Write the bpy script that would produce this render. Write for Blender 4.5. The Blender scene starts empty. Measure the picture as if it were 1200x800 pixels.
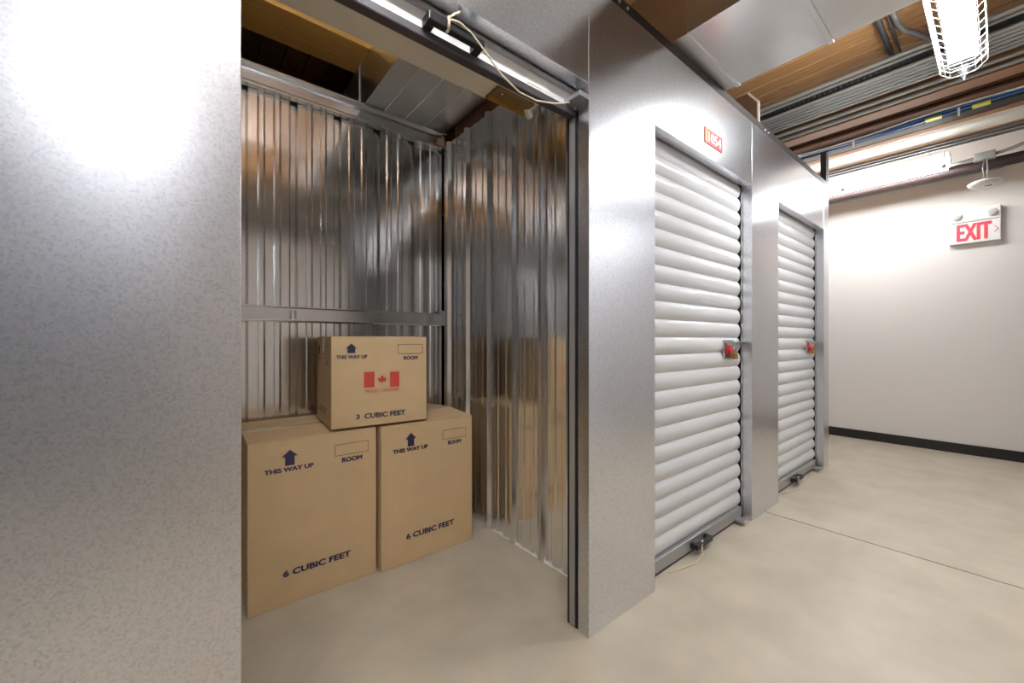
import bpy, bmesh, math, random
from mathutils import Vector, Matrix
random.seed(7)
SC = bpy.context.scene
COL = SC.collection

# ------------------------------------------------------------------ camera
FPX, CXP, CYP, CAMH = 466.1, 600.0, 398.8, 1.1
YAW = math.radians(51.01)                     # corridor axis (+X) lies this far right of the view axis
cam_d = bpy.data.cameras.new('camera')
cam = bpy.data.objects.new('camera', cam_d); COL.objects.link(cam)
cam_d.sensor_width = 36.0; cam_d.lens = 36.0 * FPX / 1200.0
cam_d.shift_y = (CYP - 400.0) / 1200.0
cam_d.clip_start = 0.02
cam.location = (0, 0, CAMH)
cam.rotation_euler = (math.radians(90), 0, YAW - math.radians(90))
SC.camera = cam

# ------------------------------------------------------------------ world, exposure
w = bpy.data.worlds.new('world'); SC.world = w; w.use_nodes = True
w.node_tree.nodes['Background'].inputs[0].default_value = (0.9, 0.95, 1.0, 1)
w.node_tree.nodes['Background'].inputs[1].default_value = 0.0
SC.view_settings.view_transform = 'Standard'
SC.view_settings.look = 'None'
SC.view_settings.exposure = 1.68
SC.view_settings.gamma = 1.0
SC.view_settings.use_curve_mapping = False
TUBE = 46.0                                    # radiance of every fluorescent tube

# ------------------------------------------------------------------ pixel -> place helpers
FW = Vector((math.cos(YAW), math.sin(YAW), 0)); RT = Vector((math.sin(YAW), -math.cos(YAW), 0))
CAM = Vector((0, 0, CAMH))
def ray(u, v): return FW + RT * ((u - CXP) / FPX) + Vector((0, 0, (CYP - v) / FPX))
def on(u, v, ax, val):
    d = ray(u, v); return CAM + d * ((val - CAM[ax]) / d[ax])
def onp(u, v, p, n):
    d = ray(u, v); return CAM + d * ((Vector(p) - CAM).dot(n) / d.dot(n))

# ------------------------------------------------------------------ materials
def lin(c):
    return tuple((x / 12.92 if x <= .04045 else ((x + .055) / 1.055) ** 2.4) for x in [k / 255 for k in c]) + (1,)
MATS = {}
def mat(name, rgb, rough=.5, metal=0.0, spec=.5, noise=None, bump=None, coat=0, rand=0, emit=0):
    """noise=(scale, amount[, stretch xyz]) mottles the colour; bump=(scale, strength, distance)"""
    m = bpy.data.materials.new(name); m.use_nodes = True
    nt = m.node_tree; b = nt.nodes['Principled BSDF']
    c = lin(rgb)
    b.inputs['Base Color'].default_value = c
    b.inputs['Roughness'].default_value = rough; b.inputs['Metallic'].default_value = metal
    b.inputs['Specular IOR Level'].default_value = spec
    b.inputs['Coat Weight'].default_value = coat
    tc = nt.nodes.new('ShaderNodeTexCoord'); coord = tc.outputs['Object']
    sock = None
    if noise:
        mp = nt.nodes.new('ShaderNodeMapping'); nt.links.new(coord, mp.inputs['Vector'])
        if len(noise) > 2: mp.inputs['Scale'].default_value = noise[2]
        n = nt.nodes.new('ShaderNodeTexNoise'); n.inputs['Scale'].default_value = noise[0]; n.inputs['Detail'].default_value = 6
        nt.links.new(mp.outputs[0], n.inputs['Vector'])
        r = nt.nodes.new('ShaderNodeMapRange'); r.inputs['From Min'].default_value = .3; r.inputs['From Max'].default_value = .7
        r.inputs['To Min'].default_value = 1 - noise[1]; r.inputs['To Max'].default_value = 1 + noise[1]
        nt.links.new(n.outputs['Fac'], r.inputs['Value'])
        mx = nt.nodes.new('ShaderNodeVectorMath'); mx.operation = 'SCALE'
        mx.inputs[0].default_value = c[:3]; nt.links.new(r.outputs[0], mx.inputs['Scale'])
        sock = mx.outputs[0]
    if rand:
        oi = nt.nodes.new('ShaderNodeObjectInfo')
        r2 = nt.nodes.new('ShaderNodeMapRange'); r2.inputs['To Min'].default_value = 1 - rand; r2.inputs['To Max'].default_value = 1 + rand
        nt.links.new(oi.outputs['Random'], r2.inputs['Value'])
        m2 = nt.nodes.new('ShaderNodeVectorMath'); m2.operation = 'SCALE'
        if sock: nt.links.new(sock, m2.inputs[0])
        else: m2.inputs[0].default_value = c[:3]
        nt.links.new(r2.outputs[0], m2.inputs['Scale']); sock = m2.outputs[0]
    if sock: nt.links.new(sock, b.inputs['Base Color'])
    if bump:
        n2 = nt.nodes.new('ShaderNodeTexNoise'); n2.inputs['Scale'].default_value = bump[0]; n2.inputs['Detail'].default_value = 4
        nt.links.new(coord, n2.inputs['Vector'])
        bp = nt.nodes.new('ShaderNodeBump'); bp.inputs['Strength'].default_value = bump[1]; bp.inputs['Distance'].default_value = bump[2]
        nt.links.new(n2.outputs['Fac'], bp.inputs['Height']); nt.links.new(bp.outputs[0], b.inputs['Normal'])
    if emit:
        b.inputs['Emission Color'].default_value = (.965, .985, 1.0, 1); b.inputs['Emission Strength'].default_value = emit
    MATS[name] = m
    return m

def galvanised(name, rgb, rough, spangle=0.0, fine=200):
    """zinc coated sheet: metallic, zinc flakes differ a little in colour"""
    m = bpy.data.materials.new(name); m.use_nodes = True
    nt = m.node_tree; b = nt.nodes['Principled BSDF']; L = nt.links.new
    b.inputs['Metallic'].default_value = 1.0
    c = lin(rgb); b.inputs['Base Color'].default_value = c
    tc = nt.nodes.new('ShaderNodeTexCoord')
    b.inputs['Roughness'].default_value = rough
    if spangle:
        vo = nt.nodes.new('ShaderNodeTexVoronoi'); vo.inputs['Scale'].default_value = fine
        L(tc.outputs['Object'], vo.inputs['Vector'])
        sp = nt.nodes.new('ShaderNodeSeparateColor'); L(vo.outputs['Color'], sp.inputs[0])
        pw = nt.nodes.new('ShaderNodeMath'); pw.operation = 'POWER'; pw.inputs[1].default_value = 2.0; L(sp.outputs[1], pw.inputs[0])
        r3 = nt.nodes.new('ShaderNodeMapRange'); r3.inputs['To Min'].default_value = 1.03; r3.inputs['To Max'].default_value = 1 - spangle
        L(pw.outputs[0], r3.inputs['Value'])
        sc = nt.nodes.new('ShaderNodeVectorMath'); sc.operation = 'SCALE'; sc.inputs[0].default_value = c[:3]
        L(r3.outputs[0], sc.inputs['Scale']); L(sc.outputs[0], b.inputs['Base Color'])
    MATS[name] = m
    return m

galvanised('galv', (224, 225, 229), .28, .17, 230)
galvanised('galv_trim', (226, 227, 229), .24)
galvanised('galv_sheet', (238, 238, 238), .18)
galvanised('galv_duct', (228, 228, 228), .31)
mat('concrete', (192, 181, 162), .36, noise=(4.5, .11), bump=(60, .05, .002))
mat('joint', (120, 108, 92), .9)
mat('drywall', (226, 220, 214), .75, bump=(180, .08, .001))
mat('black_base', (30, 25, 27), .45)
mat('door_white', (220, 220, 221), .32, coat=.2)
mat('bar_grey', (176, 176, 178), .35, metal=.6)
mat('rubber', (74, 68, 72), .5)
mat('track_dark', (26, 24, 24), .7)
mat('steel', (190, 190, 188), .3, metal=1)
mat('cream', (214, 203, 186), .55, noise=(3, .05, (1, 60, 60)))
mat('brass', (190, 150, 70), .35, metal=.9)
mat('brass_dull', (132, 106, 64), .5, metal=.3)
mat('red_plastic', (196, 34, 44), .4)
mat('sign_red', (214, 48, 44), .5); mat('sign_orange', (244, 160, 60), .5); mat('sign_white', (250, 246, 240), .5)
mat('cardboard', (208, 178, 136), .75, noise=(9, .035), bump=(240, .04, .0005))
mat('cardboard_edge', (150, 112, 70), .8)
mat('tape', (206, 184, 150), .18, spec=.6)
mat('ink', (44, 42, 74), .7); mat('ink_brown', (70, 52, 48), .7); mat('ink_red', (205, 72, 62), .7)
mat('deck_wood', (172, 128, 82), .7, noise=(5, .22, (14, 1, 14)), rand=.22)
mat('beam_wood', (216, 164, 84), .6, noise=(4, .12, (1, 14, 14)))
def knots(m):
    nt = m.node_tree; b = nt.nodes['Principled BSDF']; L = nt.links.new
    src = b.inputs['Base Color'].links[0].from_socket
    tc = nt.nodes.new('ShaderNodeTexCoord'); mp = nt.nodes.new('ShaderNodeMapping'); mp.inputs['Scale'].default_value = (1, .55, 1)
    oi = nt.nodes.new('ShaderNodeObjectInfo'); ml = nt.nodes.new('ShaderNodeMath'); ml.operation = 'MULTIPLY'; ml.inputs[1].default_value = 50
    L(oi.outputs['Random'], ml.inputs[0]); cb = nt.nodes.new('ShaderNodeCombineXYZ'); L(ml.outputs[0], cb.inputs[1]); L(cb.outputs[0], mp.inputs['Location'])
    L(tc.outputs['Object'], mp.inputs['Vector'])
    vo = nt.nodes.new('ShaderNodeTexVoronoi'); vo.inputs['Scale'].default_value = 4.5; L(mp.outputs[0], vo.inputs['Vector'])
    r = nt.nodes.new('ShaderNodeMapRange'); r.inputs['From Min'].default_value = .03; r.inputs['From Max'].default_value = .09
    r.inputs['To Min'].default_value = .35; r.inputs['To Max'].default_value = 1; L(vo.outputs['Distance'], r.inputs['Value'])
    v = nt.nodes.new('ShaderNodeVectorMath'); v.operation = 'SCALE'; L(src, v.inputs[0]); L(r.outputs[0], v.inputs['Scale']); L(v.outputs[0], b.inputs['Base Color'])
knots(MATS['deck_wood'])
mat('board_wood', (104, 72, 48), .75, noise=(4, .2, (10, 1, 10)))
mat('joist_wood', (150, 104, 66), .7, noise=(5, .15, (14, 1, 14)))
mat('joist_red', (112, 72, 50), .7, noise=(5, .15, (14, 1, 14)))
mat('angle_dark', (52, 45, 44), .55)
mat('conduit', (160, 160, 156), .4, metal=.25)
mat('conduit_dull', (120, 120, 122), .5, metal=.5)
mat('hose', (24, 24, 26), .55)
mat('blue_cable', (40, 92, 160), .45)
mat('yellow_tag', (214, 210, 40), .5)
mat('white_pipe', (222, 214, 202), .5)
mat('pipe_brown', (54, 38, 35), .5)
mat('plastic_white', (236, 234, 228), .4)
mat('lens', (190, 188, 180), .2, spec=.7)
mat('black_plastic', (26, 26, 30), .4)
mat('cord', (226, 212, 186), .8)
mat('fixture_white', (238, 238, 238), .4)
mat('tube_glow', (255, 255, 255), .4, emit=TUBE)
mat('lens_glow', (255, 255, 255), .5, emit=TUBE*.27)
mat('exit_red', (226, 74, 88), .5)

# ------------------------------------------------------------------ builders
WM = {}                                        # world matrix of every thing / part
def _link(o, parent):
    COL.objects.link(o)
    if parent is not None: o.parent = parent; WM[o.name] = WM[parent.name]
    else: WM[o.name] = Matrix.Identity(4)
class MB:
    """collects shapes in world coordinates; build() links them as ONE mesh object"""
    def __init__(s): s.v = []; s.f = []
    def add(s, vs, fs):
        k = len(s.v); s.v += [Vector(p) for p in vs]; s.f += [tuple(i + k for i in q) for q in fs]; return s
    def box(s, x0, x1, y0, y1, z0, z1):
        return s.add([(x0,y0,z0),(x1,y0,z0),(x1,y1,z0),(x0,y1,z0),(x0,y0,z1),(x1,y0,z1),(x1,y1,z1),(x0,y1,z1)],
                     [(3,2,1,0),(4,5,6,7),(0,1,5,4),(1,2,6,5),(2,3,7,6),(3,0,4,7)])
    def hexa(s, p8):
        return s.add(p8, [(3,2,1,0),(4,5,6,7),(0,1,5,4),(1,2,6,5),(2,3,7,6),(3,0,4,7)])
    def tube(s, pts, r, n=10, cap=True):
        pts = [Vector(p) for p in pts]; rings = []; up = None
        for i, p in enumerate(pts):
            t = (pts[min(i+1, len(pts)-1)] - pts[max(i-1, 0)]).normalized()
            if up is None:
                up = Vector((0,0,1)) if abs(t.z) < .9 else Vector((1,0,0))
            a = t.cross(up).normalized(); b = a.cross(t).normalized(); up = b
            rr = r[i] if isinstance(r, (list, tuple)) else r
            rings.append([p + (a*math.cos(2*math.pi*j/n) + b*math.sin(2*math.pi*j/n))*rr for j in range(n)])
        vs = [q for g in rings for q in g]; fs = []
        for i in range(len(pts)-1):
            for j in range(n):
                fs.append((i*n+j, i*n+(j+1)%n, (i+1)*n+(j+1)%n, (i+1)*n+j))
        if cap: fs += [tuple(range(n-1,-1,-1)), tuple(range((len(pts)-1)*n, len(pts)*n))]
        return s.add(vs, fs)
    def prism(s, poly, d):
        """polygon (3-D points) pushed along vector d"""
        n = len(poly); d = Vector(d); vs = [Vector(p) for p in poly] + [Vector(p)+d for p in poly]
        return s.add(vs, [tuple(range(n-1,-1,-1)), tuple(range(n,2*n))] + [(i,(i+1)%n,n+(i+1)%n,n+i) for i in range(n)])
    def strip(s, prof, d):
        """open profile (3-D points) pushed along d: a sheet"""
        n = len(prof); d = Vector(d); vs = [Vector(p) for p in prof] + [Vector(p)+d for p in prof]
        return s.add(vs, [(i,i+1,n+i+1,n+i) for i in range(n-1)])
    def lathe(s, c, prof, n=24, axis='z'):
        c = Vector(c); vs = []; fs = []
        for r, h in prof:
            for j in range(n):
                a = 2*math.pi*j/n; p = (r*math.cos(a), r*math.sin(a), h)
                if axis == 'y': p = (p[0], p[2], p[1])
                if axis == 'x': p = (p[2], p[0], p[1])
                vs.append(c + Vector(p))
        for i in range(len(prof)-1):
            for j in range(n): fs.append((i*n+j, i*n+(j+1)%n, (i+1)*n+(j+1)%n, (i+1)*n+j))
        fs += [tuple(range(n-1,-1,-1)), tuple(range((len(prof)-1)*n, len(prof)*n))]
        return s.add(vs, fs)
    def build(s, name, m, parent=None, smooth=False, bevel=0, label=None, kind=None, sharp=None, solid=0):
        me = bpy.data.meshes.new(name)
        vs = s.v
        if parent is not None:
            inv = WM[parent.name].inverted(); vs = [inv @ p for p in vs]
        me.from_pydata([tuple(p) for p in vs], [], s.f)
        bm = bmesh.new(); bm.from_mesh(me)
        if len(s.f) > 1: bmesh.ops.recalc_face_normals(bm, faces=bm.faces)
        bm.to_mesh(me); bm.free()
        me.materials.append(MATS[m])
        o = bpy.data.objects.new(name, me); _link(o, parent)
        if smooth:
            me.polygons.foreach_set('use_smooth', [True]*len(me.polygons))
            if sharp: me.set_sharp_from_angle(angle=math.radians(sharp))
        if solid:
            md = o.modifiers.new('solid', 'SOLIDIFY'); md.thickness = solid; md.offset = 0
        if bevel:
            md = o.modifiers.new('bevel', 'BEVEL'); md.width = bevel; md.segments = 2; md.limit_method = 'ANGLE'
        if label: o['label'] = label
        if kind: o['kind'] = kind
        return o
def tag(o, label, cat, group=None):
    o['label'] = label; o['category'] = cat
    if group: o['group'] = group
    return o
def thing(name, loc, label, cat, group=None, rotz=0):
    o = bpy.data.objects.new(name, None); COL.objects.link(o)
    o.location = loc; o.rotation_euler = (0, 0, rotz); o.empty_display_size = .05
    WM[o.name] = Matrix.Translation(Vector(loc)) @ Matrix.Rotation(rotz, 4, 'Z')
    return tag(o, label, cat, group)
def struct(name, label, loc=(0, 0, 0)):
    o = bpy.data.objects.new(name, None); COL.objects.link(o); o.location = loc; o.empty_display_size = .05
    WM[o.name] = Matrix.Translation(Vector(loc))
    o['kind'] = 'structure'; o['label'] = label
    return o
def S(o, label):
    o['kind'] = 'structure'; o['label'] = label; return o
def box(name, m, b, parent=None, **k): return MB().box(*b).build(name, m, parent, **k)

def text_mesh(body, bold=0.0):
    cu = bpy.data.curves.new('txt', 'FONT'); cu.body = body; cu.resolution_u = 3
    o = bpy.data.objects.new('txt', cu); COL.objects.link(o)
    bpy.context.view_layer.update()
    dg = bpy.context.evaluated_depsgraph_get(); me = bpy.data.meshes.new_from_object(o.evaluated_get(dg))
    vs = [v.co.copy() for v in me.vertices]; fs = [tuple(p.vertices) for p in me.polygons]
    bpy.data.objects.remove(o); bpy.data.curves.remove(cu); bpy.data.meshes.remove(me)
    x0 = min(v.x for v in vs); x1 = max(v.x for v in vs); y0 = min(v.y for v in vs); y1 = max(v.y for v in vs)
    return [((v.x-x0)/(x1-x0), (v.y-y0)/(y1-y0)) for v in vs], fs
def text_on(body, m, parent, o, ex, ez, w, h, name='print', bold=.0, push=None):
    """flat lettering: lower-left corner o, width w along ex, height h along ez; bold = stroke thickening / height"""
    vs, fs = text_mesh(body); o = Vector(o); ex = Vector(ex); ez = Vector(ez)
    mb = MB(); nn = ex.cross(ez).normalized(); lay = 0.0; d = bold*h; w -= 2*d; h -= 2*d*.7; o = o + ex*d + ez*(d*.7)
    for dx, dz in (((0, 0), (-1, 0), (1, 0), (0, .7), (0, -.7), (.7, .5), (-.7, -.5), (.7, -.5), (-.7, .5)) if bold else ((0, 0),)):
        mb.add([o + nn*lay + ex*(x*w + dx*d) + ez*(y*h + dz*d) for x, y in vs], fs); lay += .00006
    return mb.build(name, m, parent)

X_, Y_, Z_ = Vector((1,0,0)), Vector((0,1,0)), Vector((0,0,1))

# ================================================================== THE SETTING
Y0 = .963            # corridor face of the storage units
YR = 1.016           # back of the folded jambs
TOPZ = 2.43; HEADZ = 2.05
P = [(-.375, .08), (1.145, 1.588), (2.662, 3.112), (4.205, 4.35)]     # pillar panels (x0,x1)
XE = 5.835           # end wall
XJ = 2.872           # saw cut in the floor

fl = struct('floor', 'polished beige concrete floor')
box('slab', 'concrete', (-4, XJ-.005, -3.4, 4.2, -.12, 0), fl)
box('slab', 'concrete', (XJ+.005, 6.2, -3.4, 4.2, -.12, 0), fl)
box('joint_filler', 'joint', (XJ-.006, XJ+.006, -3.4, 4.2, -.12, -.004), fl)

# ---- storage front: full-height pillar panels with header panels between them
wf = struct('wall_front', 'galvanised steel storage front with doorways')
for x0, x1 in P:
    box('pillar_panel', 'galv', (x0, x1, Y0, YR, 0, TOPZ), wf, bevel=.0015)
for i in range(3):
    box('header_panel', 'galv', (P[i][1]-.02, P[i+1][0]+.02, Y0+.0015, YR, HEADZ, TOPZ), wf, bevel=.001)
box('header_panel', 'galv', (-4, P[0][0]-.0012, Y0+.0015, YR, 0, TOPZ), wf)

tr = struct('trim_1', 'dark steel angle along the top of the storage front')
box('angle', 'angle_dark', (-4, 4.35, Y0+.002, Y0+.05, TOPZ, TOPZ+.045), tr)
for xb in (1.33, 1.385, 2.87, 2.93):
    MB().lathe((xb, Y0+.002, TOPZ+.022), [(.007, 0), (.007, -.004), (.004, -.007)], 10, 'y').build('bolt', 'steel', tr, smooth=True, sharp=40)

# ---- corrugated sheets inside the open unit
PITCH = .229
def corr(a0, a1, phase, depth, sign):
    """profile list (along, out): narrow major ribs every PITCH with two low minor ribs between"""
    pts = [(a0, 0)]
    k0 = math.floor((a0-phase)/PITCH) - 1
    for k in range(k0, k0 + int((a1-a0)/PITCH) + 4):
        c = phase + k*PITCH
        for da, h in ((-.022, 0), (-.011, depth), (.011, depth), (.022, 0),
                      (.060, 0), (.069, .004), (.088, .004), (.097, 0),
                      (.133, 0), (.142, .004), (.161, .004), (.170, 0)):
            a = c + da
            if a0 < a < a1: pts.append((a, h*sign if abs(h) > .01 else h))
    pts.append((a1, 0)); return pts
YB = 2.445; XR = 1.372; XL = -.155
wb = struct('wall_back', 'ribbed galvanised rear wall of the open unit')
for a0, a1 in ((-.155, .555), (.553, 1.354)):
    MB().strip([(a, YB - h, 0) for a, h in corr(a0, a1, 0.211, .022, -1)], (0, 0, 2.42)).build('sheet_panel', 'galv_sheet', wb, solid=.001)
box('sheet_panel', 'galv_sheet', (1.38, 4.33, YB, YB+.004, 0, 2.42), wb)
# top channel
MB().prism([(XL, YB-.004, 2.405), (XL, YB-.045, 2.405), (XL, YB-.045, 2.412), (XL, YB-.012, 2.440), (XL, YB-.012, 2.497), (XL, YB-.05, 2.505), (XL, YB-.05, 2.512), (XL, YB-.004, 2.512)], (XR-XL-.004, 0, 0)).build('top_channel', 'galv_trim', wb)
# middle rail
MB().prism([(XL, YB-.002, 1.199), (XL, YB-.030, 1.199), (XL, YB-.033, 1.207), (XL, YB-.033, 1.272), (XL, YB-.052, 1.277), (XL, YB-.052, 1.283), (XL, YB-.002, 1.283)], (XR-XL-.03, 0, 0)).build('rail', 'galv_trim', wb)
for xs in (.415, .437): box('slot', 'steel', (xs, xs+.010, YB-.0345, YB-.032, 1.215, 1.262), wb)
box('clip', 'galv_trim', (XR-.055, XR-.012, YB-.06, YB-.03, 1.20, 1.30), wb)

wr = struct('wall_right', 'ribbed galvanised partition on the right of the open unit')
for a0, a1 in ((1.03, 1.4495), (1.4485, YB)):
    MB().strip([(XR - h, a, 0) for a, h in corr(a0, a1, 1.45, .024, 1)], (0, 0, 2.44)).build('sheet_panel', 'galv_sheet', wr, solid=.001)
rr = [.003 + .007*random.random() for _ in range(40)]
MB().tube([(XR-.004, 1.06 + .0205*k, .001) for k in range(40)], rr, 6).build('sealant_bead', 'plastic_white', wr, smooth=True)
wl = struct('wall_left', 'ribbed galvanised partition on the left of the open unit')
MB().strip([(XL + h, a, 0) for a, h in corr(1.03, YB, 1.45, .024, 1)], (0, 0, 2.44)).build('sheet_panel', 'galv_sheet', wl, solid=.001)

# ---- end wall, side of the units, opposite side of the corridor (behind the camera)
S(box('wall_end', 'drywall', (XE, XE+.12, -3.4, 4.2, 0, 3.05)), 'plain off-white end wall')
S(box('baseboard_end', 'black_base', (XE-.012, XE, -3.4, 4.2, 0, .096)), 'black rubber baseboard')
S(box('wall_side', 'galv', (4.33, 4.348, YR+.002, 4.2, 0, TOPZ)), 'galvanised side of the storage block')
wo = struct('wall_opposite', 'galvanised storage front across the corridor')
YO = -.72
xx = -4.24
while xx < 4.2:
    if -1.3 < xx < 1.5:                         # left open for an added bay that brightens the unit
        xx += 1.52; continue
    box('pillar_panel', 'galv', (xx, xx+.45, YO-.05, YO, 0, TOPZ), wo)
    box('header_panel', 'galv', (xx+.452, xx+1.518, YO-.05, YO-.0015, HEADZ, TOPZ), wo)
    box('door_sheet', 'door_white', (xx+.44, xx+1.53, YO-.09, YO-.07, 0, HEADZ+.1), wo)
    xx += 1.52
box('pillar_panel', 'galv', (-1.198, -.10, YO-.05, YO, 0, TOPZ), wo)  # unseen plain panel, added to give the left front panel a greyer reflection
S(box('wall_added_bay', 'drywall', (-.24, 1.98, -3.0, -2.9, 0, 3.05)), 'off-white rear wall of the added bay across the corridor')  # unseen bay with pale walls, invented for the light inside the open unit
S(box('wall_added_bay_west', 'drywall', (-.24, -.11, -2.9, -.78, 0, 3.05)), 'off-white side wall of the added bay across the corridor')
S(box('wall_added_bay_east', 'drywall', (1.85, 1.98, -2.9, -.82, 0, 2.46)), 'off-white side wall of the added bay near the closed doors')
S(box('wall_rear', 'drywall', (4.35, XE, -3.4, -3.3, 0, 3.05)), 'off-white wall at the end of the cross passage')
S(box('wall_far', 'drywall', (4.35, XE, 4.1, 4.2, 0, 3.05)), 'off-white wall closing the cross passage')
S(box('wall_west', 'drywall', (-4.1, -4, -1.2, 4.2, 0, 3.05)), 'off-white wall at the near corridor end')

# ---- ceiling: plank deck, beyond x=3.66 plain deck panels behind the services
ce = struct('ceiling', 'timber plank deck ceiling', (0, 0, 3.05))
ZD = 3.05
PX = .1385
x = .362 - PX*32
plank = None
while x < 3.6:
    if plank is None:
        plank = MB().box(x+.003, x+PX-.003, -1.2, 4.2, ZD, ZD+.03).build('plank', 'deck_wood', ce, bevel=.009); px0 = x
    else:
        o = plank.copy(); COL.objects.link(o); o.parent = ce; o.location.x = x - px0
    x += PX
XM = x
box('deck_backing', 'joist_wood', (-4.2, XM, -3.5, 4.3, ZD+.018, ZD+.09), ce)
box('deck_panel', 'deck_wood', (XM, 6.2, -3.5, 4.3, ZD+.0, ZD+.09), ce)

# ================================================================== ROLL-UP DOORS
SP = .0865
def slat_profile(y, z0, z1):
    d = z1 - z0
    return [(y - .0165*max(0, math.sin(math.pi*k/12))**.8, z0 + d*k/12) for k in range(13)]
def rope(parent, pts, r=.0028): return MB().tube(pts, r, 6).build('cord', 'cord', parent, smooth=True)
def pull_handle(parent, xa, xb, y, z):
    """black moulded pull: bar with two legs running back to the door"""
    m = MB()
    m.box(xa, xb, y-.040, y-.018, z-.013, z+.013)
    for xc in (xa, xb-.026): m.box(xc, xc+.026, y-.020, y+.004, z-.016, z+.012)
    return m.build('handle', 'black_plastic', parent, bevel=.003)
def roll_door(name, xa, xb, label, num):
    d = struct(name, label, ((xa+xb)/2, 1.035, 0))
    yc = 1.040
    z = .078; k = 0; first = None
    while z < HEADZ + .05:
        if first is None:
            first = MB().strip([(xa-.02, yy, zz) for yy, zz in slat_profile(yc, z, z+SP)], (xb-xa+.003, 0, 0)).build('slat', 'door_white', d, smooth=True)
        else:
            o = first.copy(); COL.objects.link(o); o.parent = d; o.location.z = k*SP
        z += SP; k += 1
    m = MB().box(xa-.015, xb-.02, yc-.026, yc+.004, .016, .078)
    bar = m.build('bottom_bar', 'bar_grey', d, bevel=.004)
    box('seal', 'rubber', (xa-.015, xb-.02, yc-.020, yc+.002, .0, .018), bar)
    box('stop_tab', 'bar_grey', (xb-.13, xb-.068, yc-.078, yc-.02, .018, .032), bar, bevel=.002)
    xc = (xa+xb)/2 - .04
    h = pull_handle(bar, xc-.085, xc+.085, yc-.026, .046)
    rope(h, [(xc-.02, yc-.06, .062), (xc-.045, yc-.068, .045), (xc-.05, yc-.062, .026), (xc-.04, yc-.05, .05), (xc-.015, yc-.06, .066)])
    rope(h, [(xc-.035, yc-.062, .05), (xc-.07, yc-.085, .02), (xc-.14, yc-.09, .006), (xc-.24, yc-.07, .005), (xc-.33, yc-.045, .004)])
    # guide at the lock side: black slot and galvanised lip
    g = MB().box(xb-.020, xb+.03, yc-.006, yc+.05, 0, HEADZ+.05).build('guide', 'track_dark', d)
    box('guide_lip', 'galv_trim', (xb-.006, xb+.03, YR+.001, YR+.008, 0, HEADZ+.02), g)
    g2 = MB().box(xa-.05, xa+.012, yc-.006, yc+.05, 0, HEADZ+.05).build('guide', 'track_dark', d)
    # latch: steel plate, slide bolt, red lock cover
    lx = xb - .255; lz = 1.045
    lt = MB().box(lx, lx+.125, yc-.024, yc-.012, lz-.052, lz+.058).build('latch', 'steel', d, bevel=.002)
    box('slide_bolt', 'steel', (lx+.012, xb-.012, yc-.036, yc-.022, lz+.028, lz+.048), lt, bevel=.002)
    box('hasp', 'steel', (lx+.045, lx+.12, yc-.044, yc-.022, lz-.012, lz+.016), lt, bevel=.002)
    MB().lathe((lx+.032, yc-.022, lz+.0), [(.027, 0), (.027, -.02), (.022, -.026), (.01, -.027)], 20, 'y').build('lock_cover', 'red_plastic', lt, smooth=True, sharp=40)
    return d, (lx+.085, yc-.046, lz)
def padlock(p, label):
    x, y, z = p
    t = thing('padlock', (x, y, z-.055), label, 'padlock')
    MB().box(x-.022, x+.022, y-.010, y+.010, z-.055, z-.020).build('lock_body', 'brass', t, bevel=.003)
    pts = [(x-.013, y, z-.022)] + [(x-.013*math.cos(a), y, z-.004+.013*math.sin(a)) for a in [i*math.pi/8 for i in range(9)]] + [(x+.013, y, z-.022)]
    MB().tube(pts, .0035, 8).build('shackle', 'steel', t, smooth=True)
d2, l2 = roll_door('door_2', P[1][1], P[2][0], 'closed white corrugated roll-up door under number sign', 2)
d3, l3 = roll_door('door_3', P[2][1], P[3][0], 'closed white corrugated roll-up door next to the passage end', 3)
padlock(l2, 'brass padlock on the roll-up door under the red number sign')
padlock(l3, 'brass padlock on the roll-up door next to the end of the storage front')

# raised door of the open unit
d1 = struct('door_1', 'raised roll-up door with its bottom bar in the open doorway', (.61, 1.045, 2.0))
yc = 1.045
cur = MB().strip([(.085, yc + (0.0 if zz < 2.2 else (zz-2.2)*.3), zz) for zz in (1.975, 2.05, 2.12, 2.2, 2.25)], (1.075, 0, 0)).build('curtain', 'door_white', d1, solid=.004)
coil = MB().lathe((.10, 1.235, 2.215), [(.02, 0), (.125, 0), (.125, 1.03), (.02, 1.03)], 32, 'x').build('rolled_curtain', 'door_white', d1, smooth=True, sharp=40)
bar = box('bottom_bar', 'fixture_white', (.085, 1.15, yc-.014, yc-.002, 1.978, 2.034), d1, bevel=.002)
box('bar_ridge', 'bar_grey', (.085, 1.15, yc-.026, yc-.014, 2.030, 2.044), bar)
box('seal', 'rubber', (.085, 1.152, yc-.018, yc+.016, 1.954, 1.980), bar, bevel=.004)
MB().prism([(.10, yc+.014, 1.956), (.10, yc+.10, 1.950), (.10, yc+.105, 1.957), (.10, yc+.10, 1.975), (.10, yc+.014, 1.978)], (.885, 0, 0)).build('inner_rail', 'cream', d1)
lt = box('latch_plate', 'brass_dull', (.80, .965, yc+.018, yc+.092, 1.944, 1.9535), d1, bevel=.002)
for a, b_ in ((.83, .04), (.92, .05)): MB().lathe((a, yc+b_, 1.944), [(.009, 0), (.009, -.004), (.004, -.006)], 10).build('screw', 'brass_dull', lt, smooth=True, sharp=40)
box('latch_rib', 'brass', (.80, .965, yc+.070, yc+.082, 1.936, 1.945), lt)
MB().tube([(.955, yc+.055, 1.955), (1.0, yc+.085, 1.951)], .014, 10).build('rail_cap', 'plastic_white', d1, smooth=True, sharp=40)
h = pull_handle(bar, .505, .690, 1.022, 1.990)
kx, ky, kz = .565, .985, 1.992
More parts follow.
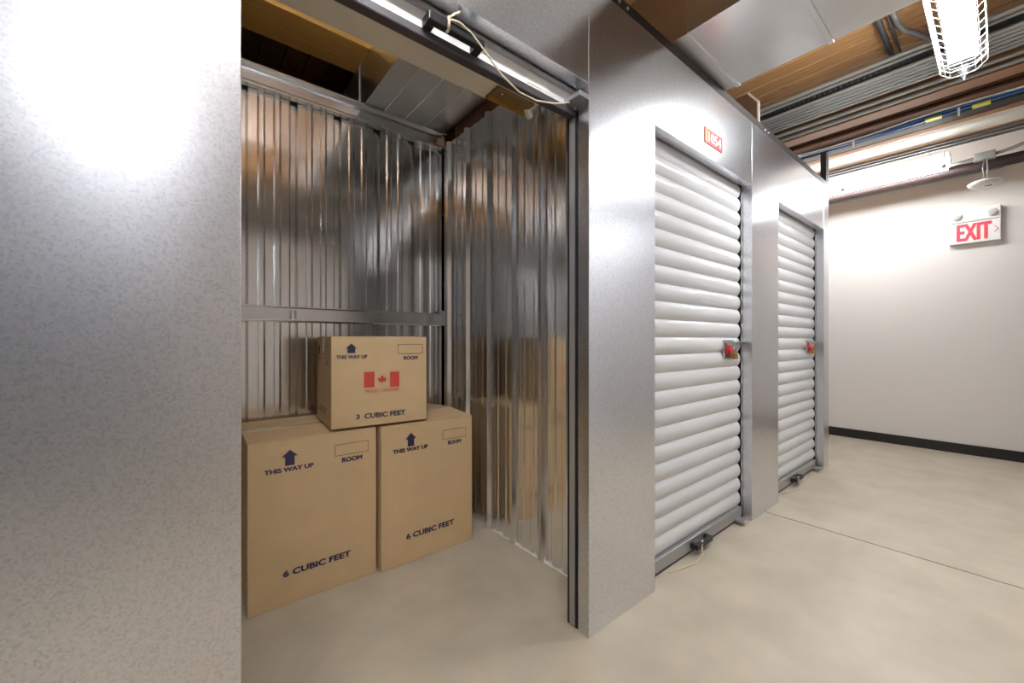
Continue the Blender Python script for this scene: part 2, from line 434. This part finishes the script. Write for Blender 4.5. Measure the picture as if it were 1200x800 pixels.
MB().tube([(kx, ky-.004, kz-.02), (kx-.003, ky-.012, kz), (kx, ky-.006, kz+.016), (kx+.006, ky+.014, kz+.012), (kx+.004, ky+.016, kz-.012), (kx, ky, kz-.02)], .004, 8).build('cord', 'cord', h, smooth=True)
rope(h, [(kx, ky-.008, kz+.012), (kx+.015, ky-.012, kz+.028), (kx+.03, ky-.006, 2.035), (kx+.05, ky+.0, 2.06)], .0035)
rope(h, [(kx, ky-.006, kz+.01), (kx+.03, ky-.012, kz+.012), (.64, .980, 2.0), (.70, .985, 1.968), (.76, .992, 1.935), (.84, 1.0, 1.915), (.92, 1.003, 1.918), (1.0, 1.0, 1.938), (1.05, 1.0, 1.958), (1.085, 1.005, 1.975)])
box('stop_tab', 'bar_grey', (1.085, 1.135, .955, 1.035, 1.982, 2.000), bar, bevel=.002)
box('sticker', 'sign_white', (.90, 1.0, yc-.0155, yc-.014, 1.990, 2.022), bar)
for x0, x1, s in ((1.147, 1.205, 1), (.02, .078, -1)):
    g = box('guide', 'track_dark', (x0, x1, YR+.006, 1.072, 0, 1.975), d1)
    xa = x0-.004 if s > 0 else x1-.004
    box('guide_lip', 'bar_grey', (xa, xa+.008, YR+.016, 1.058, .005, 1.955), g)

# ================================================================== CARTONS
def carton(label, ox, oy, w, d, h, z, rot=0, bulge=.004):
    """corner (ox,oy) = front left bottom corner; local frame ex (right), ey (back)"""
    t = thing('moving_box', (ox, oy, z), label, 'box', 'moving boxes in the open unit', rot)
    M = WM[t.name]
    def W(x, y, zz): return M @ Vector((x, y, zz))
    def lb(x0, x1, y0, y1, z0, z1):
        return [W(x0,y0,z0), W(x1,y0,z0), W(x1,y1,z0), W(x0,y1,z0), W(x0,y0,z1), W(x1,y0,z1), W(x1,y1,z1), W(x0,y1,z1)]
    th = .005
    MB().hexa(lb(0, w, 0, d, 0, h-th-.001)).build('body', 'cardboard', t, bevel=.004)
    # two top flaps meet in a seam that runs along the front
    g = .0015
    m = MB().hexa([W(.001,.001,h-th-.002), W(w-.001,.001,h-th-.002), W(w-.001,d/2-g,h-th+bulge), W(.001,d/2-g,h-th+bulge*.4),
                   W(.001,.001,h-.001), W(w-.001,.001,h-.001), W(w-.001,d/2-g,h+bulge), W(.001,d/2-g,h+bulge*.4)])
    m.build('top_flap', 'cardboard', t, bevel=.002)
    m = MB().hexa([W(.001,d/2+g,h-th+bulge*.4), W(w-.001,d/2+g,h-th+bulge), W(w-.001,d-.001,h-th-.002), W(.001,d-.001,h-th-.002),
                   W(.001,d/2+g,h+bulge*.4), W(w-.001,d/2+g,h+bulge), W(w-.001,d-.001,h-.001), W(.001,d-.001,h-.001)])
    m.build('top_flap', 'cardboard', t, bevel=.002)
    tp = MB(); k = .0008
    tp.hexa([W(-k,d/2-.025,h+bulge*.35-.001), W(w+k,d/2-.025,h+bulge*.95-.001), W(w+k,d/2+.025,h+bulge*.95-.001), W(-k,d/2+.025,h+bulge*.35-.001),
             W(-k,d/2-.025,h+bulge*.35+k), W(w+k,d/2-.025,h+bulge*.95+k), W(w+k,d/2+.025,h+bulge*.95+k), W(-k,d/2+.025,h+bulge*.35+k)])
    tp.hexa(lb(-k, .0004, d/2-.025, d/2+.025, h-.075, h+bulge*.35))
    tp.hexa(lb(w-.0004, w+k, d/2-.025, d/2+.025, h-.075, h+bulge*.9))
    tp.build('tape', 'tape', t)
    return t, M
E_ = .0012
def printing(t, M, face, w, items):
    """items in face coordinates: x from the face's left edge, z up from the bottom"""
    R3 = M.to_3x3(); ex = R3 @ (X_ if face == 'front' else Vector((0,-1,0))); nrm = R3 @ (Vector((0,-1,0)) if face == 'front' else Vector((-1,0,0)))
    org = M @ Vector((0,0,0)) if face == 'front' else M @ Vector((0, w, 0))
    def Q(x, z): return org + ex*x + Z_*z + nrm*E_
    for it in items:
        if it[0] == 'text':
            _, body, x0, x1, z0, z1, ink, bold = it
            text_on(body, ink, t, Q(x0, z0), ex, Z_, x1-x0, z1-z0, 'lettering', bold)
        elif it[0] == 'arrow':
            _, xc, hw, bw, z0, zs, z1, ink = it
            pts = [Q(xc-bw, z0), Q(xc+bw, z0), Q(xc+bw, zs), Q(xc+hw, zs), Q(xc, z1), Q(xc-hw, zs), Q(xc-bw, zs)]
            MB().add(pts, [(0,1,2,6), (6,2,3), (6,3,4), (6,4,5)]).build('arrow_print', ink, t)
        elif it[0] == 'frame':
            _, x0, x1, z0, z1, ink = it; e = .0022
            a = [Q(x0,z0), Q(x1,z0), Q(x1,z1), Q(x0,z1), Q(x0+e,z0+e), Q(x1-e,z0+e), Q(x1-e,z1-e), Q(x0+e,z1-e)]
            MB().add(a, [(0,1,5,4), (1,2,6,5), (2,3,7,6), (3,0,4,7)]).build('frame_print', ink, t)
        elif it[0] == 'rect':
            _, x0, x1, z0, z1, ink = it
            MB().add([Q(x0,z0), Q(x1,z0), Q(x1,z1), Q(x0,z1)], [(0,1,2,3)]).build('flag_bar_print', ink, t)
        elif it[0] == 'leaf':
            _, xc, zc, s, ink = it
            half = [(0,1),(.13,.74),(.19,.71),(.32,.78),(.24,.34),(.30,.31),(.50,.55),(.56,.43),(.62,.41),(.82,.45),(.75,.22),(.78,.16),(.88,.11),(.55,-.17),(.53,-.23),(.57,-.36),(.08,-.28),(.04,-.32),(.06,-.80)]
            full = half + [(-x, y) for x, y in reversed(half[1:])]
            MB().add([Q(xc + x*s, zc + y*s) for x, y in full], [tuple(range(len(full)))]).build('leaf_print', ink, t)
def face_px(t, M, u, v):
    """pixel on a carton's front face -> face coordinates"""
    R3 = M.to_3x3(); n = R3 @ Vector((0,-1,0)); o = M @ Vector((0,0,0))
    p = onp(u, v, o, n); l = M.inverted() @ p
    return l.x, l.z
def px_items(t, M, spec):
    out = []
    for it in spec:
        k = it[0]; F = lambda u, v: face_px(t, M, u, v)
        if k == 'text':      # body, left u, left v bottom, left v top, right u
            _, body, ul, vb, vt, ur, ink, bold = it
            x0, z0 = F(ul, vb); _, z1 = F(ul, vt); x1, _ = F(ur, CYP)
            out.append(('text', body, x0, x1, z0, z1, ink, bold))
        elif k == 'arrow':
            _, uc, us, ub, vb, vs, vt, ink = it
            xc, z1 = F(uc, vt); _, zs = F(uc, vs); _, z0 = F(uc, vb)
            out.append(('arrow', xc, abs(F(us, vs)[0]-xc), abs(F(ub, vs)[0]-xc), z0, zs, z1, ink))
        elif k in ('frame', 'rect'):
            _, ul, vb, vt, ur, ink = it
            x0, z0 = F(ul, vb); _, z1 = F(ul, vt); x1, _ = F(ur, CYP)
            out.append((k, x0, x1, z0, z1, ink))
        elif k == 'leaf':
            _, uc, vc, us, ink = it
            xc, zc = F(uc, vc); out.append(('leaf', xc, zc, abs(F(us, vc)[0]-xc)/.88, ink))
    return out
b1, M1 = carton('large cardboard box under the left end of the smaller box', .175, 1.875, .513, .525, .690, 0)
printing(b1, M1, 'front', .513, px_items(b1, M1, [
    ('arrow', 339.7, 349.3, 345.3, 545.0, 534.6, 526.7, 'ink'),
    ('text', 'THIS WAY UP', 309.5, 557.5, 551.8, 367.8, 'ink', .075),
    ('frame', 392.3, 534.8, 521.5, 431.5, 'ink_brown'), ('text', 'ROOM', 400.5, 542, 536.2, 424.5, 'ink', .075),
    ('text', '6 CUBIC FEET', 331.5, 677, 669.3, 411, 'ink', .075)]))
printing(b1, M1, 'side', .525, [('arrow', .12, .03, .016, .55, .58, .61, 'ink'), ('text', 'THIS WAY UP', .05, .22, .51, .53, 'ink', .075), ('frame', .33, .46, .57, .63, 'ink_brown')])
b2, M2 = carton('large cardboard box under the right end of the smaller box', .704, 1.853, .512, .525, .688, 0, bulge=.016)
printing(b2, M2, 'front', .512, px_items(b2, M2, [
    ('arrow', 481.5, 488, 485.3, 522.5, 514.0, 506.8, 'ink'),
    ('text', 'THIS WAY UP', 460.3, 532.3, 527.2, 501.5, 'ink', .075),
    ('frame', 518.5, 515.3, 504.2, 546, 'ink_brown'), ('text', 'ROOM', 524.7, 521, 516.2, 540, 'ink', .075),
    ('text', '6 CUBIC FEET', 476, 632.3, 625.5, 532, 'ink', .075)]))
ZT = .7005
c0 = on(388, 504, 2, ZT); c1 = on(500, 490.7, 2, ZT)
rz = math.atan2(c1.y-c0.y, c1.x-c0.x)
b3, M3 = carton('smaller cardboard box with printed red flag on top of two larger boxes', c0.x, c0.y, (c1-c0).length, .375, .418, ZT, rz, .002)
printing(b3, M3, 'front', .45, px_items(b3, M3, [
    ('arrow', 411.7, 418, 416.3, 413.6, 407.8, 402.4, 'ink'),
    ('text', 'THIS WAY UP', 393.9, 420.8, 416.2, 430.4, 'ink', .055),
    ('frame', 466.2, 414.6, 403.2, 495.4, 'ink_brown'), ('text', 'ROOM', 473, 421.6, 417, 489.4, 'ink', .055),
    ('rect', 426.4, 454, 435.8, 438.8, 'ink_red'), ('rect', 456.9, 453.2, 435.4, 467.8, 'ink_red'), ('leaf', 447.8, 445.3, 453.3, 'ink_red'),
    ('text', '"PROUDLY CANADIAN"', 427, 460.6, 456.8, 467.8, 'ink_red', 0),
    ('text', '3', 417, 491.5, 485.5, 421.6, 'ink', .055), ('text', 'CUBIC FEET', 427, 490.6, 484.4, 475, 'ink', .055)]))
printing(b3, M3, 'side', .375, [('arrow', .075, .022, .012, .33, .355, .385, 'ink'), ('text', 'THIS WAY UP', .02, .13, .30, .318, 'ink', 0),
    ('frame', .225, .34, .315, .372, 'ink_brown'), ('text', 'ROOM', .25, .315, .285, .304, 'ink', 0), ('text', '3 CUBIC FEET', .06, .26, .05, .08, 'ink', 0)])

# ================================================================== SIGNS
p0 = on(825, 152, 1, Y0); p1 = on(845, 184, 1, Y0)
ns = thing('number_sign', (2.148, Y0, 2.13), 'small red number sign above the closed roll-up door', 'sign')
box('plate', 'sign_red', (2.048, 2.248, Y0-.002, Y0+.001, 2.118, 2.196), ns)
box('stripe', 'sign_orange', (2.052, 2.079, Y0-.0026, Y0-.0015, 2.121, 2.193), ns)
text_on('1054', 'sign_white', ns, (2.087, Y0-.0028, 2.130), X_, Z_, .145, .054, 'lettering', .05)

ex = thing('exit_sign', (XE, .174, 2.03), 'white exit sign with red letters and emergency lamps on end wall', 'sign')
ya, yb = .014, .333
body = box('housing', 'plastic_white', (XE-.055, XE, ya, yb, 2.030, 2.352), ex, bevel=.004)
box('ledge', 'plastic_white', (XE-.066, XE-.05, ya, yb, 2.232, 2.352), ex, bevel=.005)
EX = XE - .0565
def wtxt(body, yl, yr, z0, z1, m, bold):
    return text_on(body, m, ex, (EX, yl, z0), (0,-1,0), Z_, yl-yr, z1-z0, 'lettering', bold)
wtxt('EXIT', .286, .066, 2.052, 2.214, 'exit_red', .04)
MB().prism([(EX, .056, 2.165), (EX, .032, 2.135), (EX, .056, 2.105), (EX, .050, 2.105), (EX, .024, 2.135), (EX, .050, 2.165)], (-.0008, 0, 0)).build('chevron', 'exit_red', ex)
for yy in (.283, .066):
    lh = MB().lathe((XE-.066, yy, 2.290), [(.034, 0), (.034, -.014), (.028, -.026), (.012, -.030)], 24, 'x').build('lamp_head', 'plastic_white', ex, smooth=True, sharp=40)
    MB().lathe((XE-.0925, yy, 2.290), [(.024, .002), (.024, -.003), (.010, -.005)], 20, 'x').build('lens', 'lens', lh, smooth=True, sharp=40)
box('label_plate', 'sign_white', (XE-.0675, XE-.0655, .125, .175, 2.262, 2.315), ex)

# ================================================================== LIGHT FIXTURES
def fixture(c, L, axis, label, guard=True, zt=2.675, ztop=3.055, lens=False, name='light_fixture'):
    """twin-tube strip light: c = centre (x,y), length L along axis 'x' or 'y'; zt = tube height"""
    cx, cy = c
    t = thing(name, (cx, cy, zt+.03), label, 'ceiling light')
    def W(a, b, z): return (cx+a, cy+b, z) if axis == 'x' else (cx+b, cy+a, z)
    def bb(m, a0, a1, b0, b1, z0, z1):
        p = [W(a,b,z) for z in (z0,z1) for a,b in ((a0,b0),(a1,b0),(a1,b1),(a0,b1))]; return m.hexa(p)
    bb(MB(), -L/2, L/2, -.055, .055, zt+.032, zt+.085).build('housing', 'fixture_white', t, bevel=.004)
    bb(MB(), -L/2-.002, -L/2+.012, -.055, .055, zt-.012, zt+.034).build('end_cap', 'fixture_white', t)
    bb(MB(), L/2-.012, L/2+.002, -.055, .055, zt-.012, zt+.034).build('end_cap', 'fixture_white', t)
    if lens:
        pr = [(-.066, zt+.034), (-.066, zt-.030), (-.050, zt-.046), (.050, zt-.046), (.066, zt-.030), (.066, zt+.034)]
        MB().prism([W(-L/2+.014, b, z) for b, z in pr], Vector(W(L/2-.014, 0, 0))-Vector(W(-L/2+.014, 0, 0))).build('diffuser', 'lens_glow', t)
    for b in (() if lens else (-.030, .030)):
        MB().tube([W(-L/2+.014, b, zt), W(L/2-.014, b, zt)], .014, 14).build('tube', 'tube_glow', t, smooth=True, sharp=50)
    if guard:
        sec = [(-.085, zt+.06), (-.085, zt-.035), (-.045, zt-.075), (.045, zt-.075), (.085, zt-.035), (.085, zt+.06)]
        g = MB(); n = int(L/.062); r = .0012
        for i in range(n+1):
            a = -L/2-.03 + (L+.06)*i/n
            g.tube([W(a, b, z) for b, z in sec], r, 4)
        lines = []
        for (b0, z0), (b1, z1) in zip(sec, sec[1:]):
            for q in ((0, .5) if b0*b1 > 0 and abs(b0-b1) < .001 else (0, .5)): lines.append((b0+(b1-b0)*q, z0+(z1-z0)*q))
        lines.append(sec[-1])
        for b, z in lines: g.tube([W(-L/2-.03, b, z), W(L/2+.03, b, z)], r, 4)
        for s in (-1, 1):
            for q in (.33, .66): g.tube([W(s*(L/2+.03), b*(1 if q < .5 else .9), sec[0][1] + (z-sec[0][1])*q) for b, z in sec], r, 4)
        g.build('wire_guard', 'fixture_white', t, kind='stuff')
    for a in (-L/2+.12, L/2-.12):
        MB().tube([W(a, 0, zt+.08), W(a, 0, ztop)], .004, 8).build('hanger_rod', 'steel', t)
    return t
f1 = fixture((2.77, .135), .86, 'x', 'caged fluorescent strip light hanging over the corridor', zt=2.605)
fixture((.0, .135), 1.22, 'x', 'caged fluorescent strip light over the corridor before the open unit', name='light_fixture_offscreen')
f2 = fixture((5.13, .90), 1.22, 'y', 'bare fluorescent strip light hanging before the end wall', guard=False, zt=2.645, ztop=2.86, lens=True)
for yy in (1.0, .32):
    m = MB().tube([(5.02, yy, 2.80), (5.02, yy, 2.60)], .005, 8)
    m.box(5.008, 5.032, yy-.014, yy+.014, 2.575, 2.605); m.build('hook', 'plastic_white', f2)
# wired box that hangs at the end of the corridor light
jb = thing('sensor_box', (3.30, .135, 2.55), 'grey junction box with pointed sensor at end of caged light', 'sensor')
box('box_body', 'conduit_dull', (3.27, 3.33, .105, .165, 2.60, 2.74), jb, bevel=.004)
MB().lathe((3.30, .135, 2.60), [(.030, .002), (.026, -.03), (.010, -.05), (.006, -.075)], 16).build('sensor_tip', 'conduit_dull', jb, smooth=True, sharp=40)
MB().tube([(3.30, .135, 2.74), (3.30, .135, ZD+.005)], .011, 10).build('stem', 'conduit_dull', jb, smooth=True)

# ================================================================== DUCTS, BEAM, BOARDS
def duct(name, x0, x1, y0, y1, z0, z1, label, seams, ribs=()):
    t = thing(name, ((x0+x1)/2, (y0+y1)/2, z0), label, 'duct')
    ys = [y0] + seams + [y1]
    for a, b in zip(ys, ys[1:]):
        box('duct_section', 'galv_duct', (x0, x1, a+.001, b-.001, z0, z1), t, bevel=.002)
    for xr in ribs:
        box('rib', 'galv_duct', (xr-.004, xr+.004, y0, y1, z0-.004, z0+.004), t, bevel=.002)
    for s_ in seams:
        box('seam', 'galv_duct', (x0-.006, x1+.006, s_-.011, s_+.011, z0-.006, z1+.004), t, bevel=.002)
    return t
duct('air_duct', 1.735, 2.300, -1.1, 3.9, 2.478, 2.80, 'wide galvanised air duct crossing over the corridor by number sign', [-.62, -.05, .50, .90, 1.5, 2.1, 2.7, 3.3])
duct('air_duct', .812, 1.352, -1.1, 3.9, 2.515, 2.787, 'galvanised air duct crossing above the open unit', [-.5, .3, 2.5], (.935, 1.07, 1.21))
tag(box('timber_beam', 'beam_wood', (-3.9, 2.88, 2.31, 2.585, 2.79, ZD), bevel=.004), 'yellow timber beam above the rear of the open unit', 'beam')
def board(x, label):
    t = thing('plywood_board', (x, 1.5, TOPZ), label, 'board', 'boards above the partitions')
    prof = [(x, Y0+.052, TOPZ), (x, Y0+.052, 2.66), (x, Y0+.11, 2.74), (x, 2.30, 2.74), (x, 2.30, TOPZ+.02)]
    MB().prism(prof, (.012, 0, 0)).build('panel', 'board_wood', t)
    MB().prism([(x-.001, Y0+.040, TOPZ+.045), (x-.001, Y0+.052, TOPZ+.045), (x-.001, Y0+.052, 2.66), (x-.001, Y0+.11, 2.74), (x-.001, Y0+.100, 2.748), (x-.001, Y0+.040, 2.665)], (.016, 0, 0)).build('edge_strip', 'white_pipe', t)
board(1.372, 'dark plywood board above the ribbed partition of the open unit')
board(2.885, 'dark plywood board above the storage front between the closed doors')

# ================================================================== SERVICES UNDER THE CEILING (run across the corridor)
YA, YZ = -3.2, 4.0
def xrow(v, z, u=1040): return on(u, v, 2, z).x
def pipe(name, v, z, r, m, label, cat, group=None, n=12):
    x = xrow(v, z)
    return tag(MB().tube([(x, YA, z), (x, YZ, z)], r, n).build(name, m, smooth=True, sharp=50), label, cat, group)
pipe('conduit', 70.5, 2.96, .014, 'conduit', 'light steel conduit along the edge of plank deck', 'conduit')
pipe('conduit', 76.0, 2.96, .011, 'conduit', 'thin steel conduit next to black ribbed hose', 'conduit')
x = xrow(81.5, 2.96)
hp = []; hr = []
n = 260
for i in range(n+1):
    hp.append((x, -1.2 + 4.2*i/n, 2.965)); hr.append(.028 if i % 2 else .024)
tag(MB().tube(hp, hr, 8).build('flexible_hose', 'hose', smooth=False), 'black ribbed flexible hose under the ceiling', 'hose')
for v, nth in ((87.3, 'first'), (91.2, 'second'), (95.1, 'third'), (99.0, 'fourth'), (102.9, 'fifth'), (106.6, 'sixth')):
    pipe('conduit', v, 2.90, .0125, 'conduit', nth + ' conduit from black ribbed hose in the close row of six', 'conduit', 'six grey conduits side by side')
pipe('conduit', 115.2, 2.90, .013, 'conduit', 'grey steel conduit alone beside the close row of six', 'conduit')
pipe('conduit', 122.5, 2.90, .013, 'conduit', 'grey steel conduit alone beside the tan timber joist', 'conduit')
def joist(v0, v1, z, h, m, label, name='timber_joist', cat='joist'):
    a, b = xrow(v0, z), xrow(v1, z)
    t = thing(name, ((a+b)/2, .4, z), label, cat)       # I-section: bottom flange in view, web up to the ceiling
    box('flange', m, (a, b, YA, YZ, z, z+.022), t, bevel=.003)
    box('web', m, ((a+b)/2-.006, (a+b)/2+.006, YA, YZ, z+.02, ZD+.002), t)
    return t
joist(127, 135.6, 2.90, .15, 'joist_wood', 'tan timber joist beside the spaced grey conduits')
joist(137.0, 138.5, 2.93, .12, 'joist_red', 'thin dark red timber strip under the ceiling')
joist(143, 149.6, 2.90, .15, 'joist_red', 'reddish brown timber joist behind the blue cables')
joist(157, 163.5, 2.86, .18, 'angle_dark', 'dark steel beam behind the blue cables', 'steel_beam', 'beam')
joist(164, 168.0, 2.86, .18, 'joist_wood', 'pale timber ledger beside the white duct')
a, b = xrow(168.4, 2.86), xrow(181, 2.86)
wd = thing('white_duct', (a, .5, 2.86), 'wide white boxed duct in front of the end wall', 'duct')
box('casing', 'white_pipe', (a, b, YA, YZ, 2.86, 3.03), wd, bevel=.006)
box('lip', 'white_pipe', (a-.008, a+.004, YA, YZ, 2.862, 2.89), wd)
for v, nth in ((183.8, 'next to the white duct'), (187.0, 'in the middle of three'), (190.2, 'next to the bare strip light')):
    pipe('conduit', v, 2.74, .011, 'conduit_dull', 'dull grey conduit before the end wall, ' + nth, 'conduit', 'three dull conduits above the strip light')
# brown sprinkler pipe and thin light conduit close to the end wall
zb = on(1150, 194, 0, 5.40).z
tag(MB().tube([(5.40, YA, zb), (5.40, YZ, zb)], .048, 20).build('sprinkler_pipe', 'pipe_brown', smooth=True, sharp=50), 'thick brown sprinkler pipe along the top of end wall', 'pipe')
zc = on(1040, 224, 0, XE-.010).z
tag(MB().tube([(XE-.010, .0, zc), (XE-.010, 3.2, zc)], .011, 8).build('conduit', 'conduit', smooth=True), 'thin pale conduit fixed along the top of end wall', 'conduit')

# blue cables with yellow tags
cb = thing('cable_bundle', (4.25, .5, 2.75), 'bundle of blue data cables with yellow tags under the ceiling', 'cables')
xc = xrow(153, 2.76)
for i in range(6):
    pts = []
    for k in range(31):
        y = -1.0 + k*.12
        spread = 1 + 1.6*abs(math.sin((y-.62)*1.5))
        pts.append((xc + (i-2.5)*.0105*spread, y, 2.762 + .012*math.sin(y*5 + i*.4) + (.006 if i % 2 else 0)))
    MB().tube(pts, .0062, 6).build('cable', 'blue_cable' if i else 'white_pipe', cb, smooth=True)
for u in (1094, 1150):
    d = ray(u, 141); p = CAM + d*((xc - CAM.x)/d.x)
    box('cable_tag', 'yellow_tag', (xc-.024, xc+.030, p.y-.042, p.y+.042, 2.741, 2.752), cb)
for yy in (.78, .2):
    box('cable_strap', 'white_pipe', (xc-.03, xc-.026, yy-.006, yy+.006, 2.70, 2.76), cb)

# two grey conduits lying along the plank deck, and a flexible whip
q = on(1036, 43, 2, 3.02); q2 = on(1047, 40, 2, 3.02)
for qq, r, lb in ((q, .016, 'thick grey conduit crossing the plank deck beyond air duct'), (q2, .007, 'thin grey conduit crossing the plank deck beside a thicker one')):
    tag(MB().tube([(1.2, qq.y, 3.034-r*.4), (xrow(70.5, 2.96)+.1, qq.y, 3.034-r*.4)], r, 10).build('conduit', 'conduit_dull', smooth=True), lb, 'conduit')
wp = [on(u, v, 2, z) for u, v, z in ((1046, 14, 3.02), (1052, 28, 3.01), (1060, 36, 3.0), (1072, 38, 2.99), (1086, 44, 2.98), (1100, 52, 2.97))]
tag(MB().tube(wp, .014, 10).build('flexible_conduit', 'conduit_dull', smooth=True), 'curved grey flexible conduit below the plank deck', 'conduit')

# ceiling detector with its junction box
dt = thing('ceiling_detector', (5.30, .098, 2.43), 'white round detector hanging under a conduit box', 'detector')
MB().lathe((5.30, .098, 2.445), [(.03, -.028), (.075, -.024), (.100, -.006), (.104, .008), (.085, .02), (.03, .028)], 28).build('disc', 'plastic_white', dt, smooth=True, sharp=50)
box('slot', 'track_dark', (5.265, 5.285, .06, .10, 2.416, 2.424), dt)
MB().tube([(5.30, .098, 2.47), (5.29, .11, 2.58), (5.30, .10, 2.66)], .006, 8).build('wire', 'conduit_dull', dt, smooth=True)
MB().tube([(5.30, .09, 2.47), (5.31, .085, 2.56), (5.30, .09, 2.66)], .004, 8).build('wire', 'plastic_white', dt, smooth=True)
box('junction_box', 'conduit', (5.26, 5.34, .04, .16, 2.65, 2.71), dt, bevel=.004)
MB().tube([(5.30, .15, 2.68), (5.28, .30, 2.66), (5.26, .45, 2.69), (5.24, .7, 2.72)], .014, 10).build('flexible_lead', 'conduit', dt, smooth=True)
MB().tube([(5.30, .05, 2.68), (5.30, -.06, 2.70), (5.28, -.2, 2.74), (5.24, -.5, 2.76)], .014, 10).build('flexible_lead', 'conduit', dt, smooth=True)

# post that rises from the end of the storage front
st = thing('steel_post', (4.325, .985, TOPZ), 'dark steel post rising at the end of storage front', 'post')
box('post_body', 'angle_dark', (4.29, 4.345, Y0+.004, Y0+.045, TOPZ+.045, 2.735), st)
box('post_edge', 'white_pipe', (4.345, 4.352, Y0+.0, Y0+.02, TOPZ-.02, 2.70), st)
